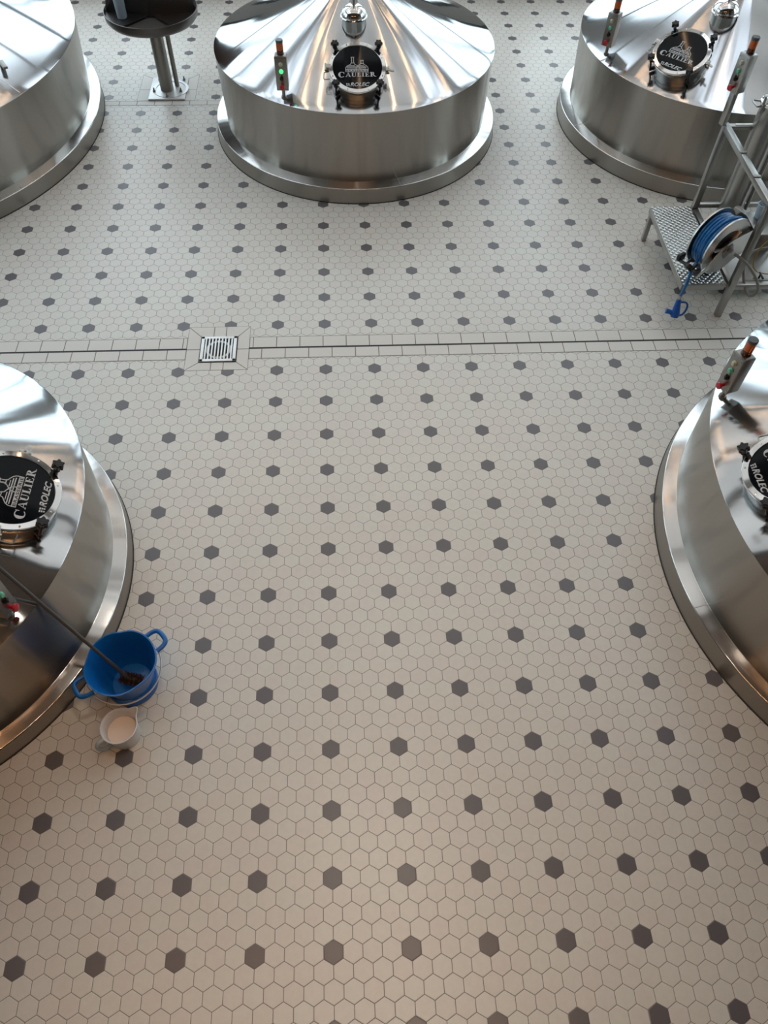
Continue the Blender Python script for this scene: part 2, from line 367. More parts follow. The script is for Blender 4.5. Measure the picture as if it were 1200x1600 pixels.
for i, (a, b) in enumerate(WIN):
    f_ = MB(); a *= 10; b *= 10; z0 = WZ0 * 10; z1 = WZ1 * 10
    for x in (a, b): f_.box((x, Y1 + .5, (z0 + z1) / 2), (1.2, 1.2, z1 - z0))
    for k in range(1, 3): f_.box((a + (b - a) * k / 3, Y1 + .5, (z0 + z1) / 2), (.6, .9, z1 - z0))
    for z in (z0, z0 + 21, z0 + 41, z1): f_.box(((a + b) / 2, Y1 + .5, z), (b - a, .9, .8))
    struct('window_%d' % (i + 1), f_, M['frame'], smooth=False)
for i, y in enumerate((36, 60, 84)):
    struct('trim_%d' % (i + 10), MB().box(((X0 + X1) / 2, y, Z1 - 1.6), (X1 - X0, 1.6, 3.0)), M['beam'], smooth=False)
struct('trim_20', MB().box(((X0 + X1) / 2, -28, 30), (X1 - X0, 42, 2.4)), M['wood'], smooth=False)     # mezzanine deck behind the viewpoint

# trim tiles around the slot channel, the drain and the post plate
def tiles(name, quads, z=.012):
    mb = MB(); g = .035
    for q in quads:
        c = sum((Vector(p) for p in q), Vector((0, 0))) / len(q)
        P = []
        n = len(q)
        for i in range(n):   # inset polygon by g
            p0, p1, p2 = Vector(q[i - 1]), Vector(q[i]), Vector(q[(i + 1) % n])
            e1 = (p1 - p0).normalized(); e2 = (p2 - p1).normalized(); n1 = Vector((-e1.y, e1.x)); n2 = Vector((-e2.y, e2.x))
            if n1.dot(c - p1) < 0: n1 = -n1
            if n2.dot(c - p1) < 0: n2 = -n2
            bis = (n1 + n2); bis /= max(.3, bis.dot(n1)); P.append(tuple(p1 + bis * g))
        mb.prism(P, 0.001, z)
    return struct(name, mb, M['trim_tile'], smooth=False)
SL = 44.22
DX0, DX1, DY0, DY1 = -10.72, -7.66, 42.62, 45.66
FX0, FX1, FY0, FY1 = -11.85, -6.65, 41.72, 46.88
q = []
x = -98.
while x < 104:
    for lo, hi, off in ((SL + .07, 45.55, 0.), (43.0, SL - .07, .75)):
        a, b = x + off, x + off + 1.95
        for aa, bb in (((a, min(b, FX0)) if a < FX0 else (None, None)), ((max(a, FX1), b) if b > FX1 else (None, None))):
            if aa is not None and bb - aa > .15: q.append([(aa, lo), (bb, lo), (bb, hi), (aa, hi)])
    x += 1.95
struct('trim_1', MB().box((4, 44.27, .003), (208, 2.6, .006)), M['grout'], smooth=False)
tiles('trim_2', q)
def mitred(F, I, nx, ny):
    fx0, fx1, fy0, fy1 = F; ix0, ix1, iy0, iy1 = I; Q = []
    for k in range(nx):   # front and back rows
        t0, t1 = k / nx, (k + 1) / nx
        o0, o1 = (fx0 if k == 0 else ix0 + (ix1 - ix0) * t0), (fx1 if k == nx - 1 else ix0 + (ix1 - ix0) * t1)
        i0, i1 = ix0 + (ix1 - ix0) * t0, ix0 + (ix1 - ix0) * t1
        Q += [[(o0, fy1), (i0, iy1), (i1, iy1), (o1, fy1)], [(o0, fy0), (i0, iy0), (i1, iy0), (o1, fy0)]]
    for k in range(ny):
        t0, t1 = k / ny, (k + 1) / ny
        o0, o1 = (fy0 if k == 0 else iy0 + (iy1 - iy0) * t0), (fy1 if k == ny - 1 else iy0 + (iy1 - iy0) * t1)
        i0, i1 = iy0 + (iy1 - iy0) * t0, iy0 + (iy1 - iy0) * t1
        Q += [[(fx0, o0), (ix0, i0), (ix0, i1), (fx0, o1)], [(fx1, o0), (ix1, i0), (ix1, i1), (fx1, o1)]]
    return Q
struct('trim_3', MB().box(((FX0 + FX1) / 2, (FY0 + FY1) / 2, .004), (FX1 - FX0, FY1 - FY0, .008)), M['grout'], smooth=False)
tiles('trim_4', mitred((FX0, FX1, FY0, FY1), (DX0, DX1, DY0, DY1), 3, 2), .014)
# plate surround and short band between the two far tanks
PX0, PX1, PY0, PY1 = -20.1, -16.05, 84.35, 89.3
struct('trim_5', MB().box(((-21.4 - 14.9) / 2, (84.3 + 90.3) / 2, .003), (6.5, 6.0, .006)), M['grout'], smooth=False)
tiles('trim_6', mitred((-21.4, -14.9, 84.3, 90.3), (PX0, PX1, PY0 + .0, PY1), 2, 2), .012)
struct('trim_7', MB().box((-18.5, 83.83, .003), (13.6, .95, .006)), M['grout'], smooth=False)
tiles('trim_8', [[(-25.2 + k * 1.95, 83.38), (-23.25 + k * 1.95, 83.38), (-23.25 + k * 1.95, 84.28), (-25.2 + k * 1.95, 84.28)] for k in range(7)])
ch = MB().box((4, SL, .004), (208, .14, .018))
struct('trim_9', ch, M['slot'], smooth=False)

# ------------------------------------------------------------------ lettering
def serif(ch, h, lw=.24):
    """polygons of a serif capital, origin at the lower left, returns (polygons, advance)"""
    t = h * lw; tn = h * .09; s = h * .09; P = []
    def R(x0, y0, x1, y1): P.append([(x0, y0), (x1, y0), (x1, y1), (x0, y1)])
    if ch in 'CU':
        pass
    if ch == 'C':
        w_ = h * .92; cx, cy = w_ * .52, h / 2
        a0, a1 = math.radians(42), math.radians(318); n = 22
        O = [(cx + w_ * .52 * math.cos(a0 + (a1 - a0) * i / n), cy + h * .52 * math.sin(a0 + (a1 - a0) * i / n)) for i in range(n + 1)]
        I = [(cx + t * .12 + (w_ * .52 - t * (1.05 - .55 * abs(math.cos(a0 + (a1 - a0) * i / n + PI)) * 0) * (.45 + .65 * max(0, -math.cos(a0 + (a1 - a0) * i / n)))) * math.cos(a0 + (a1 - a0) * i / n),
              cy + (h * .52 - tn) * math.sin(a0 + (a1 - a0) * i / n)) for i in range(n + 1)]
        for i in range(n): P.append([O[i], O[i + 1], I[i + 1], I[i]])
        R(w_ * .86, h * .62, w_ * .93, h * 1.0); adv = w_ + h * .06
    elif ch == 'A':
        w_ = h * 1.0; P.append([(w_ * .08, 0), (w_ * .08 + tn, 0), (w_ * .5, h), (w_ * .45, h)])
        P.append([(w_ * .45, h), (w_ * .53, h), (w_ * .94, 0), (w_ * .94 - t, 0)])
        R(w_ * .25, h * .3, w_ * .72, h * .3 + tn * .9); R(-w_ * .0, 0, w_ * .28, s); R(w_ * .6, 0, w_ * 1.02, s); adv = w_ * 1.0
    elif ch == 'U':
        w_ = h * .95; R(w_ * .12, h * .3, w_ * .12 + t, h); R(w_ * .78, h * .3, w_ * .78 + tn, h)
        n = 12
        O = [(w_ * .495 - w_ * .375 * math.cos(PI * i / n), h * .3 - h * .32 * math.sin(PI * i / n)) for i in range(n + 1)]
        I = [(w_ * .54 - (w_ * .26) * math.cos(PI * i / n), h * .3 - (h * .32 - tn * 1.3) * math.sin(PI * i / n)) for i in range(n + 1)]
        for i in range(n): P.append([O[i], O[i + 1], I[i + 1], I[i]])
        R(0, h - s, w_ * .12 + t + w_ * .1, h); R(w_ * .66, h - s, w_ * .98, h); adv = w_ * 1.02
    elif ch == 'L':
        w_ = h * .8; R(w_ * .14, 0, w_ * .14 + t, h); R(0, h - s, w_ * .56, h); R(0, 0, w_ * .92, s); P.append([(w_ * .92, 0), (w_ * .92, h * .3), (w_ * .84, h * .3), (w_ * .7, s)]); adv = w_ * 1.0
    elif ch == 'I':
        w_ = h * .45; R(w_ * .25, 0, w_ * .25 + t, h); R(0, h - s, w_ * 1.0, h); R(0, 0, w_ * 1.0, s); adv = w_ * 1.15
    elif ch == 'E':
        w_ = h * .82; R(w_ * .14, 0, w_ * .14 + t, h); R(0, h - s, w_ * .88, h); R(0, 0, w_ * .92, s); R(w_ * .3, h * .48, w_ * .68, h * .48 + s)
        R(w_ * .8, h * .74, w_ * .88, h); R(w_ * .84, 0, w_ * .93, h * .28); R(w_ * .62, h * .38, w_ * .69, h * .66); adv = w_ * 1.04
    elif ch == 'R':
        w_ = h * .95; R(w_ * .12, 0, w_ * .12 + t, h); R(0, h - s, w_ * .5, h); R(0, 0, w_ * .5, s)
        n = 10
        O = [(w_ * .42 + w_ * .34 * math.cos(PI / 2 - PI * i / n), h * .73 + h * .27 * math.sin(PI / 2 - PI * i / n)) for i in range(n + 1)]
        I = [(w_ * .40 + (w_ * .34 - t * .9) * math.cos(PI / 2 - PI * i / n), h * .73 + (h * .27 - s) * math.sin(PI / 2 - PI * i / n)) for i in range(n + 1)]
        for i in range(n): P.append([O[i], O[i + 1], I[i + 1], I[i]])
        P.append([(w_ * .42, h * .48), (w_ * .60, h * .48), (w_ * 1.05, 0), (w_ * .80, 0)]); R(w_ * .78, 0, w_ * 1.12, s * .8); adv = w_ * 1.15
    return P, adv
def text_mesh(txt, size, shear=0, offset=0, spacing=1.):
    c = bpy.data.curves.new('lettering', 'FONT'); c.body = txt; c.size = size; c.shear = shear; c.offset = offset; c.space_character = spacing
    c.align_x = 'LEFT'; c.align_y = 'BOTTOM_BASELINE'
    o = bpy.data.objects.new('lettering', c); COL.objects.link(o)
    dg = bpy.context.evaluated_depsgraph_get(); me = bpy.data.meshes.new_from_object(o.evaluated_get(dg)); bpy.data.objects.remove(o)
    return me
def add_text(mb, txt, x0, x1, y0, height, z, shear=0, offset=0, spacing=1., th=.012):
    """fits text between x0 and x1 with the given cap height (dm)"""
    me = text_mesh(txt, 1., shear, offset, spacing)
    xsn = [v.co.x for v in me.vertices]; ysn = [v.co.y for v in me.vertices]
    ax, bx, ay, by = min(xsn), max(xsn), min(ysn), max(ysn)
    b = bmesh.new(); b.from_mesh(me); bpy.data.meshes.remove(me)
    r = bmesh.ops.extrude_face_region(b, geom=b.faces[:])
    for g in r['geom']:
        if isinstance(g, bmesh.types.BMVert): g.co.z += 1
    for v in b.verts:
        v.co = Vector((x0 + (v.co.x - ax) / (bx - ax) * (x1 - x0), y0 + (v.co.y - ay) / (by - ay) * height, z + th * v.co.z))
    mb._merge(b, Matrix())
def thick(mb, pts, wd, z, th=.012):
    """flat polyline of constant width"""
    P = [Vector(p) for p in pts]
    for a, b in zip(P[:-1], P[1:]):
        d = (b - a).normalized(); n = Vector((-d.y, d.x)) * wd / 2; e = d * wd * .3
        q = [a - e - n, b + e - n, b + e + n, a - e + n]; mb.prism([(v.x, v.y) for v in q], z, z + th)
def logo(z):
    mb = MB()
    # company name
    specs = [('C', .54, -.06)] + [(c, .42, 0) for c in 'AULIE'] + [('R', .46, 0)]
    adv = [serif(c, h)[1] for c, h, _ in specs]; gap = .035; tot = sum(adv) + gap * 6; k = 3.42 / tot; x = -1.73
    for (c, h, dy), a in zip(specs, adv):
        for poly in serif(c, h)[0]:
            q = [(x + px * k, -.96 + dy + py) for px, py in poly]
            try: mb.prism(q, z, z + .012)
            except ValueError: pass
        x += (a + gap) * k
    # brewhouse drawing: two coppers with chimneys on a lettered band
    mb.prism([(-1.08, -.47), (.98, -.47), (.98, -.22), (-1.08, -.22)], z, z + .010)
    for cx, hw, hh, top in ((-.42, .64, .42, 1.0), (.42, .54, .36, .68)):
        L = [(cx - hw, -.2)] + [(cx - hw + .02, -.05), (cx - hw * .8, .10), (cx - hw * .5, .22), (cx - hw * .28, .30), (cx - .13, hh)]
        thick(mb, L, .05, z); thick(mb, [(2 * cx - a, b) for a, b in L], .05, z)
        thick(mb, [(cx - .11, hh), (cx - .10, top)], .045, z); thick(mb, [(cx + .11, hh), (cx + .10, top)], .045, z)
        thick(mb, [(cx - .14, top), (cx + .14, top)], .06, z); thick(mb, [(cx - .16, hh), (cx + .16, hh)], .05, z); thick(mb, [(cx - .05, hh), (cx - .05, top)], .02, z)
        thick(mb, [(cx - hw * .75, .04), (cx + hw * .6, .04)], .06, z); thick(mb, [(cx - hw * .8, -.08), (cx + hw * .7, -.08)], .06, z); thick(mb, [(cx - hw * .45, .16), (cx + hw * .3, .16)], .04, z)
    return mb
def maker(z):
    mb = MB()
    # maker's mark: shield of bars and slanted capitals
    for i in range(3):
        for j in range(2):
            mb.prism([(-1.06 + j * .17 + i * .02, -1.62 - i * .11), (-.92 + j * .17 + i * .01, -1.62 - i * .11), (-.92 + j * .17, -1.70 - i * .11), (-1.03 + j * .17 + i * .02, -1.70 - i * .11)], z, z + .012)
    add_text(mb, 'ROLEC', -.68, 1.04, -1.93, .38, z, .28, .03)
    return mb
def logo_dark(z):
    mb = MB(); add_text(mb, 'BRASSERIE', -1.02, .92, -.44, .17, z, 0, .01, 1.15); return mb

# ------------------------------------------------------------------ brewing tanks
ALPHA = math.radians(25)
def star_knob(mb, c, r=.30, h=.26):
    n = 36; P = []
    for i in range(n):
        a = 2 * PI * i / n; rr = r * (1 + .17 * math.cos(6 * a)); P.append((c[0] + rr * math.cos(a), c[1] + rr * math.sin(a)))
    mb.prism(P, c[2], c[2] + h); P2 = [(c[0] + (p[0] - c[0]) * .72, c[1] + (p[1] - c[1]) * .72) for p in P]; mb.prism(P2, c[2] + h, c[2] + h + .07)
    mb.cyl((c[0], c[1], c[2] - .35), (c[0], c[1], c[2] + .02), .13)
def manhole(parent, phi, rho, Rr, z1):
    n = Vector((math.cos(phi) * math.sin(ALPHA), math.sin(phi) * math.sin(ALPHA), math.cos(ALPHA)))
    right = Vector((-math.sin(phi), math.cos(phi), 0)); upv = n.cross(right)
    mtx = Matrix((right, upv, n)).transposed()
    c = Vector((math.cos(phi) * rho, math.sin(phi) * rho, z1 + (Rr - rho) * math.tan(ALPHA)))
    mb = MB(); mb.lathe([(2.42, -.30), (2.42, .55), (2.50, .60), (2.50, .72), (2.42, .76), (2.42, .98)], 64)
    col = mb.build('manhole_collar', M['steel'], parent, c, mtx)
    lr = MB().lathe([(2.58, .96), (2.60, 1.0), (2.60, 1.18), (2.56, 1.24), (2.24, 1.26), (2.20, 1.20), (2.20, .96)], 72, closed=True)
    for k in range(8):
        a = PI / 8 + k * PI / 4; lr.cyl((2.41 * math.cos(a), 2.41 * math.sin(a), 1.24), (2.41 * math.cos(a), 2.41 * math.sin(a), 1.29), .055, n=8)
    lr.build('lid_ring', M['mirror'], col)
    MB().cyl((0, 0, 1.0), (0, 0, 1.19), 2.21, n=72).build('sight_glass', M['glass_black'], col)
    tag(logo(1.195).build('printed_logo', M['white_print'], col, smooth=False), 'white lettering and brewhouse drawing')
    tag(maker(1.195).build('maker_lettering', M['white_print'], col, smooth=False), 'slanted white capitals after a small barred shield')
    tag(logo_dark(1.207).build('logo_band_lettering', M['black_print'], col, smooth=False), 'small dark lettering on the white band')
    for s, t in ((1, 1), (-1, 1), (-1, -1), (1, -1)):
        a = math.atan2(.72 * t, .72 * s); x, y = 2.78 * math.cos(a), 2.78 * math.sin(a)
        k = MB(); star_knob(k, (x, y, 1.55), .31, .24)
        k.box((x * .97, y * .97, 1.16), (.42, .30, .14), Matrix.Rotation(a, 3, 'Z'), .03); k.cyl((x, y, .15), (x, y, 1.25), .10, n=12); k.box((x * .95, y * .95, .25), (.5, .22, .3), Matrix.Rotation(a, 3, 'Z'), .03)
        k.build('clamp_knob', M['black'], col)
    h = MB(); h.box((-2.72, .12, .95), (.34, .5, .36), None, .04); h.cyl((-2.86, -.2, 1.05), (-2.86, .5, 1.05), .10, n=12); h.box((-2.58, .12, 1.22), (.4, .4, .08), None, .02)
    h.build('hinge', M['steel'], col)
    MB().tube([(-2.6, -.15, .85), (-2.95, -.15, .75), (-3.02, -.2, .74), (-3.05, -.75, .72), (-2.98, -.85, .74), (-2.5, -.9, .84)], .05).build('lift_handle', M['steel'], col)
    g = MB(); g.box((2.72, -.1, .9), (.3, .42, .5), None, .04); g.cyl((2.8, -.45, 1.0), (2.8, .2, 1.0), .09, n=12); g.box((3.05, -.2, 1.02), (.5, .2, .1), Matrix.Rotation(-.3, 3, 'Z'), .04); g.cyl((2.8, -.1, .5), (2.8, -.1, 1.2), .07, n=10)
    g.build('latch', M['steel'], col)
    return col
def tank(cx, cy, R0, Rt, z0, Rm, Rr, z1, label, hatch=None, neck=None, seams=()):
    t = empty('brewing_tank', (cx, cy, 0)); tag(t, label, 'tank', 'conical roofed brewing tanks')
    n = 160
    MB().lathe([(R0 + .05, .0), (R0 + .05, .05), (R0 - .02, .09)], n).build('floor_seal', M['seal'], t)
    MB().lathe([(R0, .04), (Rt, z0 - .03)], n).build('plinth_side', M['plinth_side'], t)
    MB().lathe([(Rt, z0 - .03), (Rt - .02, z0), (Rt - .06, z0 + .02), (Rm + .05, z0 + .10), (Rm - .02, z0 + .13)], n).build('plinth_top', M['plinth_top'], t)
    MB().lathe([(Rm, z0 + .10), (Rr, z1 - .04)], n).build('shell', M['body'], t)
    za = z1 + (Rr - 1.1) * math.tan(ALPHA)
    prof = [(Rr, z1 - .04), (Rr + .015, z1 - .01), (Rr - .03, z1 + .02)]
    k = 24
    for i in range(1, k + 1):
        r = Rr - .03 + (1.1 - Rr + .03) * i / k; prof.append((r, z1 + .02 + (za - z1 - .02) * i / k))
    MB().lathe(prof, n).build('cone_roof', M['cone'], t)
    MB().lathe([(1.1, za - .4), (1.1, za + .6), (1.0, za + .9), (1.0, Z1 - (3.2 if cy < 33 else .5))], 40).build('chimney', M['steel'], t)
    for a in seams:
        a = math.radians(a); mb = MB(); ca, sa = math.cos(a), math.sin(a)
        mb.bar((ca * (Rm + .05), sa * (Rm + .05), z0 + .10), (ca * (Rt - .04), sa * (Rt - .04), z0 + .02), .05, .03, 0)
        mb.build('weld_seam', M['seam'], t, smooth=False)
    if neck:
        phi, rho, r = neck; x, y = math.cos(phi) * rho, math.sin(phi) * rho; zc = z1 + (Rr - rho) * math.tan(ALPHA)
        zt = zc + .55
        nk = MB().lathe([(r * .97, zc - .9), (r * .97, zt - .1)], 48).build('inspection_neck', M['steel'], t, (x, y, 0))
        dm = [(r * 1.07, zt - .12), (r * 1.1, zt - .02), (r * 1.07, zt + .05)] + [(r * 1.02 * math.cos(u), zt + .06 + r * .8 * math.sin(u)) for u in [i * PI / 2 / 12 for i in range(12)]] + [(0.001, zt + .06 + r * .8)]
        MB().lathe(dm, 48).build('domed_cap', M['mirror'], nk)
        MB().cyl((0, 0, zt + .7 * r), (0, .0, zt + 6), .13, n=16).build('spray_pipe', M['steel_dull'], nk)
    if hatch:
        manhole(t, math.radians(hatch[0]), hatch[1], Rr, z1)
    return t
TK = dict(C=(3.13, 79.27, 14.98, 14.89, 1.51, 13.75, 14.08, 8.48), R=(41.54, 79.26, 15.84, 15.80, 1.6, 14.7, 15.01, 8.56),
          T=(-48.17, 79.36, 23.71, 23.70, 1.55, 22.6, 23.08, 8.6), L=(-28.28, 22.11, 14.98, 14.9, 1.3, 14.0, 14.16, 8.2), S=(42.0, 21.96, 19.3, 19.2, 1.6, 18.26, 18.37, 8.47))
r_ = math.radians
tank(*TK['C'], 'wide stainless steel brewing tank with round black hatch, standing alone at the top middle', (-90, 10.67), (r_(-91.6), 5.5, 1.15), (-74,))
tank(*TK['R'], 'stainless brewing tank behind the step platform and hose reel, its hatch tilted to the left', (-133, 11.5), (r_(-125.7), 6.3, 1.2), (-166,))
tank(*TK['T'], 'stainless brewing tank left of the round basin stand, cone roof without a visible hatch', None, None, (-37,))
tank(*TK['L'], 'stainless brewing tank beside the blue bucket, hatch lettering reading upwards', (-1, 10.75), None, (-150,))
tank(*TK['S'], 'stainless brewing tank below the spray gun, hatch cut by the picture edge', (181, 15.0), None, (192,))

# ------------------------------------------------------------------ control boxes with beacons
def control_box(loc, phi, label, post=.75, lit=False, bend=None):
    t = empty('control_box', loc, phi + PI / 2); tag(t, label, 'control box', 'push button boxes with amber beacons')
    z = post
    if post > 1.5: MB().box((0, 0, post / 2), (.5, .5, post), None, .05).build('post', M['steel'], t)
    else:
        p = MB(); p.cyl((0, 0, -.1), (0, 0, post + .05), .15, n=16); p.cyl((0, 0, -.12), (0, 0, .06), .24, n=16); p.build('post', M['steel_dull'], t)
    e = MB(); e.box((0, .05, z + 1.425), (1.02, .84, 2.85), None, .03); e.box((0, -.40, z + 1.425), (1.06, .10, 2.89), None, .02); e.box((0, 0, z + 2.87), (.96, .78, .06), None, .02)
    e.build('enclosure', M['steel_dull'] if post < 1.5 else M['steel'], t)
    for sx in (-1, 1):
        for sz in (.22, 2.63): MB().cyl((sx * .38, -.44, z + sz), (sx * .38, -.48, z + sz), .05, n=8).build('screw', M['steel'], t)
    b = MB(); b.lathe([(.001, 2.88), (.33, 2.88), (.33, 2.98), (.30, 3.02), (.30, 3.26), (.001, 3.26)], 32, (0, .05, z)); b.build('beacon_base', M['amber_dark'], t)
    b = MB(); b.lathe([(.001, 3.25), (.295, 3.25), (.305, 3.4), (.305, 3.7), (.295, 3.86), (.001, 3.86)], 32, (0, .05, z)); bl = b.build('beacon_lens', M['amber'], t)
    c = MB(); c.lathe([(.001, 3.85), (.315, 3.85), (.32, 3.9), (.32, 4.02), (.29, 4.07), (.001, 4.08)], 32, (0, .05, z)); c.build('beacon_cap', M['black_grey'], bl)
    def btn(name, zz, r, pr, m, lens=None):
        k = MB(); k.lathe([(.001, .0), (r * 1.25, 0), (r * 1.25, .06), (r * 1.05, .09), (r * 1.02, pr), (r * .85, pr + .05), (.001, pr + .07)], 20)
        return k.build(name, m, t, (0, -.45, z + zz), Matrix.Rotation(PI / 2, 3, 'X'))
    btn('clear_button', 2.25, .15, .14, M['clear']); btn('green_button', 1.65, .15, .14, M['green_lit'] if lit else M['green'])
    k = MB(); k.cyl((0, 0, 0), (0, 0, .12), .17, n=16); k.box((0, .12, .17), (.09, .42, .12), None, .02); k.cyl((0, 0, .1), (0, 0, .16), .12, n=12)
    k.build('selector_switch', M['black'], t, (0, -.45, z + 1.05), Matrix.Rotation(PI / 2, 3, 'X'))
    k = MB(); k.lathe([(.001, 0), (.12, 0), (.11, .24), (.2, .26), (.23, .32), (.21, .42), (.001, .46)], 24); k.build('emergency_stop_button', M['red'], t, (0, -.45, z + .42), Matrix.Rotation(PI / 2, 3, 'X'))
    return t
control_box((-3.63, 67.64, 8.85), r_(-92), 'control box with glowing green button on the top middle tank', lit=True)
control_box((27.86, 75.3, 9.0), r_(-131), 'control box on the cone roof behind the step platform, front face to the left')
control_box((25.79, 29.57, 8.8), r_(197), 'control box on the rim of the right tank, above its cut-off hatch')
control_box((-16.5, 15.4, 8.55), r_(-12), 'control box cut by the left edge, red stop button beside the long brush handle')
# ------------------------------------------------------------------ small bar handle on the left tank is part of that tank
tank_T = [o for o in bpy.data.objects if o.get('label', '').startswith('stainless brewing tank left of')][0]

_z = lambda rho: 8.6 + (23.08 - rho) * math.tan(ALPHA)
_a = r_(-23.2)
MB().box((0, 0, 0), (1.5, .42, .22), Matrix.Rotation(r_(-60), 3, 'Z'), .05).build('grab_bar', M['steel_dull'], tank_T, (20.6 * math.cos(_a), 20.6 * math.sin(_a), _z(20.6) + .3))
_a = r_(-27)
MB().bar((22.9 * math.cos(_a), 22.9 * math.sin(_a), _z(22.9) + .01), (14 * math.cos(_a), 14 * math.sin(_a), _z(14) + .01), .07, .03, 0).build('roof_seam', M['seam'], tank_T, smooth=False)

# ------------------------------------------------------------------ round basin stand
bs = empty('basin_stand', (-18.1, 86.2, 0)); tag(bs, 'round stainless basin on a bolted post between the two far left tanks', 'stand')
cxo, cyo = -18.1, 86.2
def rel(x, y, z): return (x - cxo, y - cyo, z)
MB().box(rel((PX0 + PX1) / 2, (PY0 + PY1) / 2, .1), (PX1 - PX0, PY1 - PY0, .2), None, .03).build('base_plate', M['seam'], bs)
for x, y in ((-19.6, 86.0), (-16.6, 86.0), (-19.3, 88.6), (-16.5, 88.6), (-18.0, 84.75)):
    MB().cyl(rel(x, y, .2), rel(x, y, .36), .17, n=6).cyl(rel(x, y, .3), rel(x, y, .62), .09, n=10).build('anchor_bolt', M['steel_dull'], bs)
MB().cyl(rel(-18.2, 86.5, .18), rel(-18.2, 86.5, 16), .72, n=32).build('post', M['steel_dull'], bs)
MB().cyl(rel(-17.15, 87.3, .18), rel(-17.15, 87.3, 7.7), .26, n=20).build('drain_pipe', M['steel_dull'], bs)
MB().lathe([(2.0, .20), (2.0, .24), (1.7, .24)], 40, rel(-17.8, 86.6, 0)).build('weld_ring', M['seam'], bs)
ZB = 8.7
MB().lathe([(.9, 7.45), (3.9, 7.5), (4.5, 7.7), (4.78, 8.05), (4.85, ZB), (4.78, ZB + .02), (4.70, 8.2)], 72).build('basin_rim', M['basin'], bs)
a_l, a_r = math.radians(232), math.radians(308)
def wedge(a0, a1, z0, z1):
    return MB().prism([(0, -.5)] + arc(0, 0, 4.72, a0, a1, 20), z0, z1)
wedge(math.radians(178), a_l, 8.24, 8.3).build('left_tray', M['basin'], bs)
wedge(a_r, math.radians(362), 8.24, 8.3).build('right_tray', M['basin'], bs)
MB().cyl((0, 0, 8.0), (0, 0, 8.06), 4.66, n=64).build('middle_trough', M['beam'], bs)  # shade in the trough painted with the dark beam colour
for sgn in (-1, 1):
    p = MB(); a = (sgn * 4.72, .15); b = (0, -.75)
    nrm = Vector((b[1] - a[1], a[0] - b[0])).normalized() * .06
    H = 8.6
    A = [Vector((a[0], a[1], 8.1)), Vector((b[0], b[1], 8.1)), Vector((b[0], b[1], 8.1 + H)), Vector((a[0] * .66, a[1], 8.1 + H))]
    nv = Vector((nrm.x, nrm.y, 0))
    f1 = [p.bm.verts.new((v + nv) * D) for v in A]; f2 = [p.bm.verts.new((v - nv) * D) for v in A]
    p.bm.faces.new(f1); p.bm.faces.new(f2[::-1])
    for i in range(4): p.bm.faces.new([f1[i], f1[(i + 1) % 4], f2[(i + 1) % 4], f2[i]])
    p.build('back_panel', M['basin'], bs, smooth=False)
jt = empty('plastic_beaker', (-20.9, 84.9, 8.31)); tag(jt, 'translucent bluish plastic beaker standing in the round basin', 'beaker')
MB().lathe([(.001, 0), (.46, 0), (.50, .05), (.58, 2.6), (.52, 2.6), (.46, .1), (.001, .08)], 32).build('cup_wall', M['plastic_blue'], jt)
MB().lathe([(.001, .1), (.45, .1), (.51, 1.9), (.001, 1.9)], 28).build('contents', M['frost'], jt)

# ------------------------------------------------------------------ floor drain
fd = empty('floor_drain', ((DX0 + DX1) / 2, (DY0 + DY1) / 2, 0)); tag(fd, 'square steel floor drain grate set in the tiled channel', 'drain')
hw, hh_ = (DX1 - DX0) / 2 - .06, (DY1 - DY0) / 2 - .06
MB().box((0, 0, .006), (hw * 2 + .12, hh_ * 2 + .12, .012)).build('pit', M['drain_dark'], fd, smooth=False)
fr = MB()
for sx in (-1, 1): fr.box((sx * (hw - .13), 0, .06), (.26, hh_ * 2, .10), None, .02)
for sy in (-1, 1): fr.box((0, sy * (hh_ - .13), .06), (hw * 2, .26, .10), None, .02)
fr.build('grate_frame', M['seam'], fd)
for i in range(9):
    MB().box((-hw + .26 + (2 * hw - .52) * (i + .5) / 9, 0, .065), (.13, 2 * hh_ - .5, .08), None, .015).build('grate_bar', M['seam'], fd)
MB().lathe([(.85, .013), (.95, .03), (1.05, .013)], 32).build('sieve_ring', M['steel'], fd)

# ------------------------------------------------------------------ step platform
sp = empty('step_platform', (29.8, 47.2, 0)); tag(sp, 'low step platform with diamond plate deck below the hose reel', 'platform')
PW, PL, PH = 3.7, 11.0, 3.4
MB().box((PW / 2, PL / 2, PH - .04), (PW - .06, PL - .06, .08)).build('deck', M['plate'], sp, smooth=False)
e = MB()
for a, b in (((0, 0), (PW, 0)), ((PW, 0), (PW, PL)), ((PW, PL), (0, PL)), ((0, PL), (0, 0))): e.bar((a[0], a[1], PH - .3), (b[0], b[1], PH - .3), .10, .56, .02)
e.build('edge_frame', M['steel'], sp)
for x, y in ((.25, PL - .25), (PW - .3, PL - .3)): MB().box((x, y, (PH - .3) / 2), (.42, .42, PH - .3), None, .04).build('leg', M['steel'], sp)

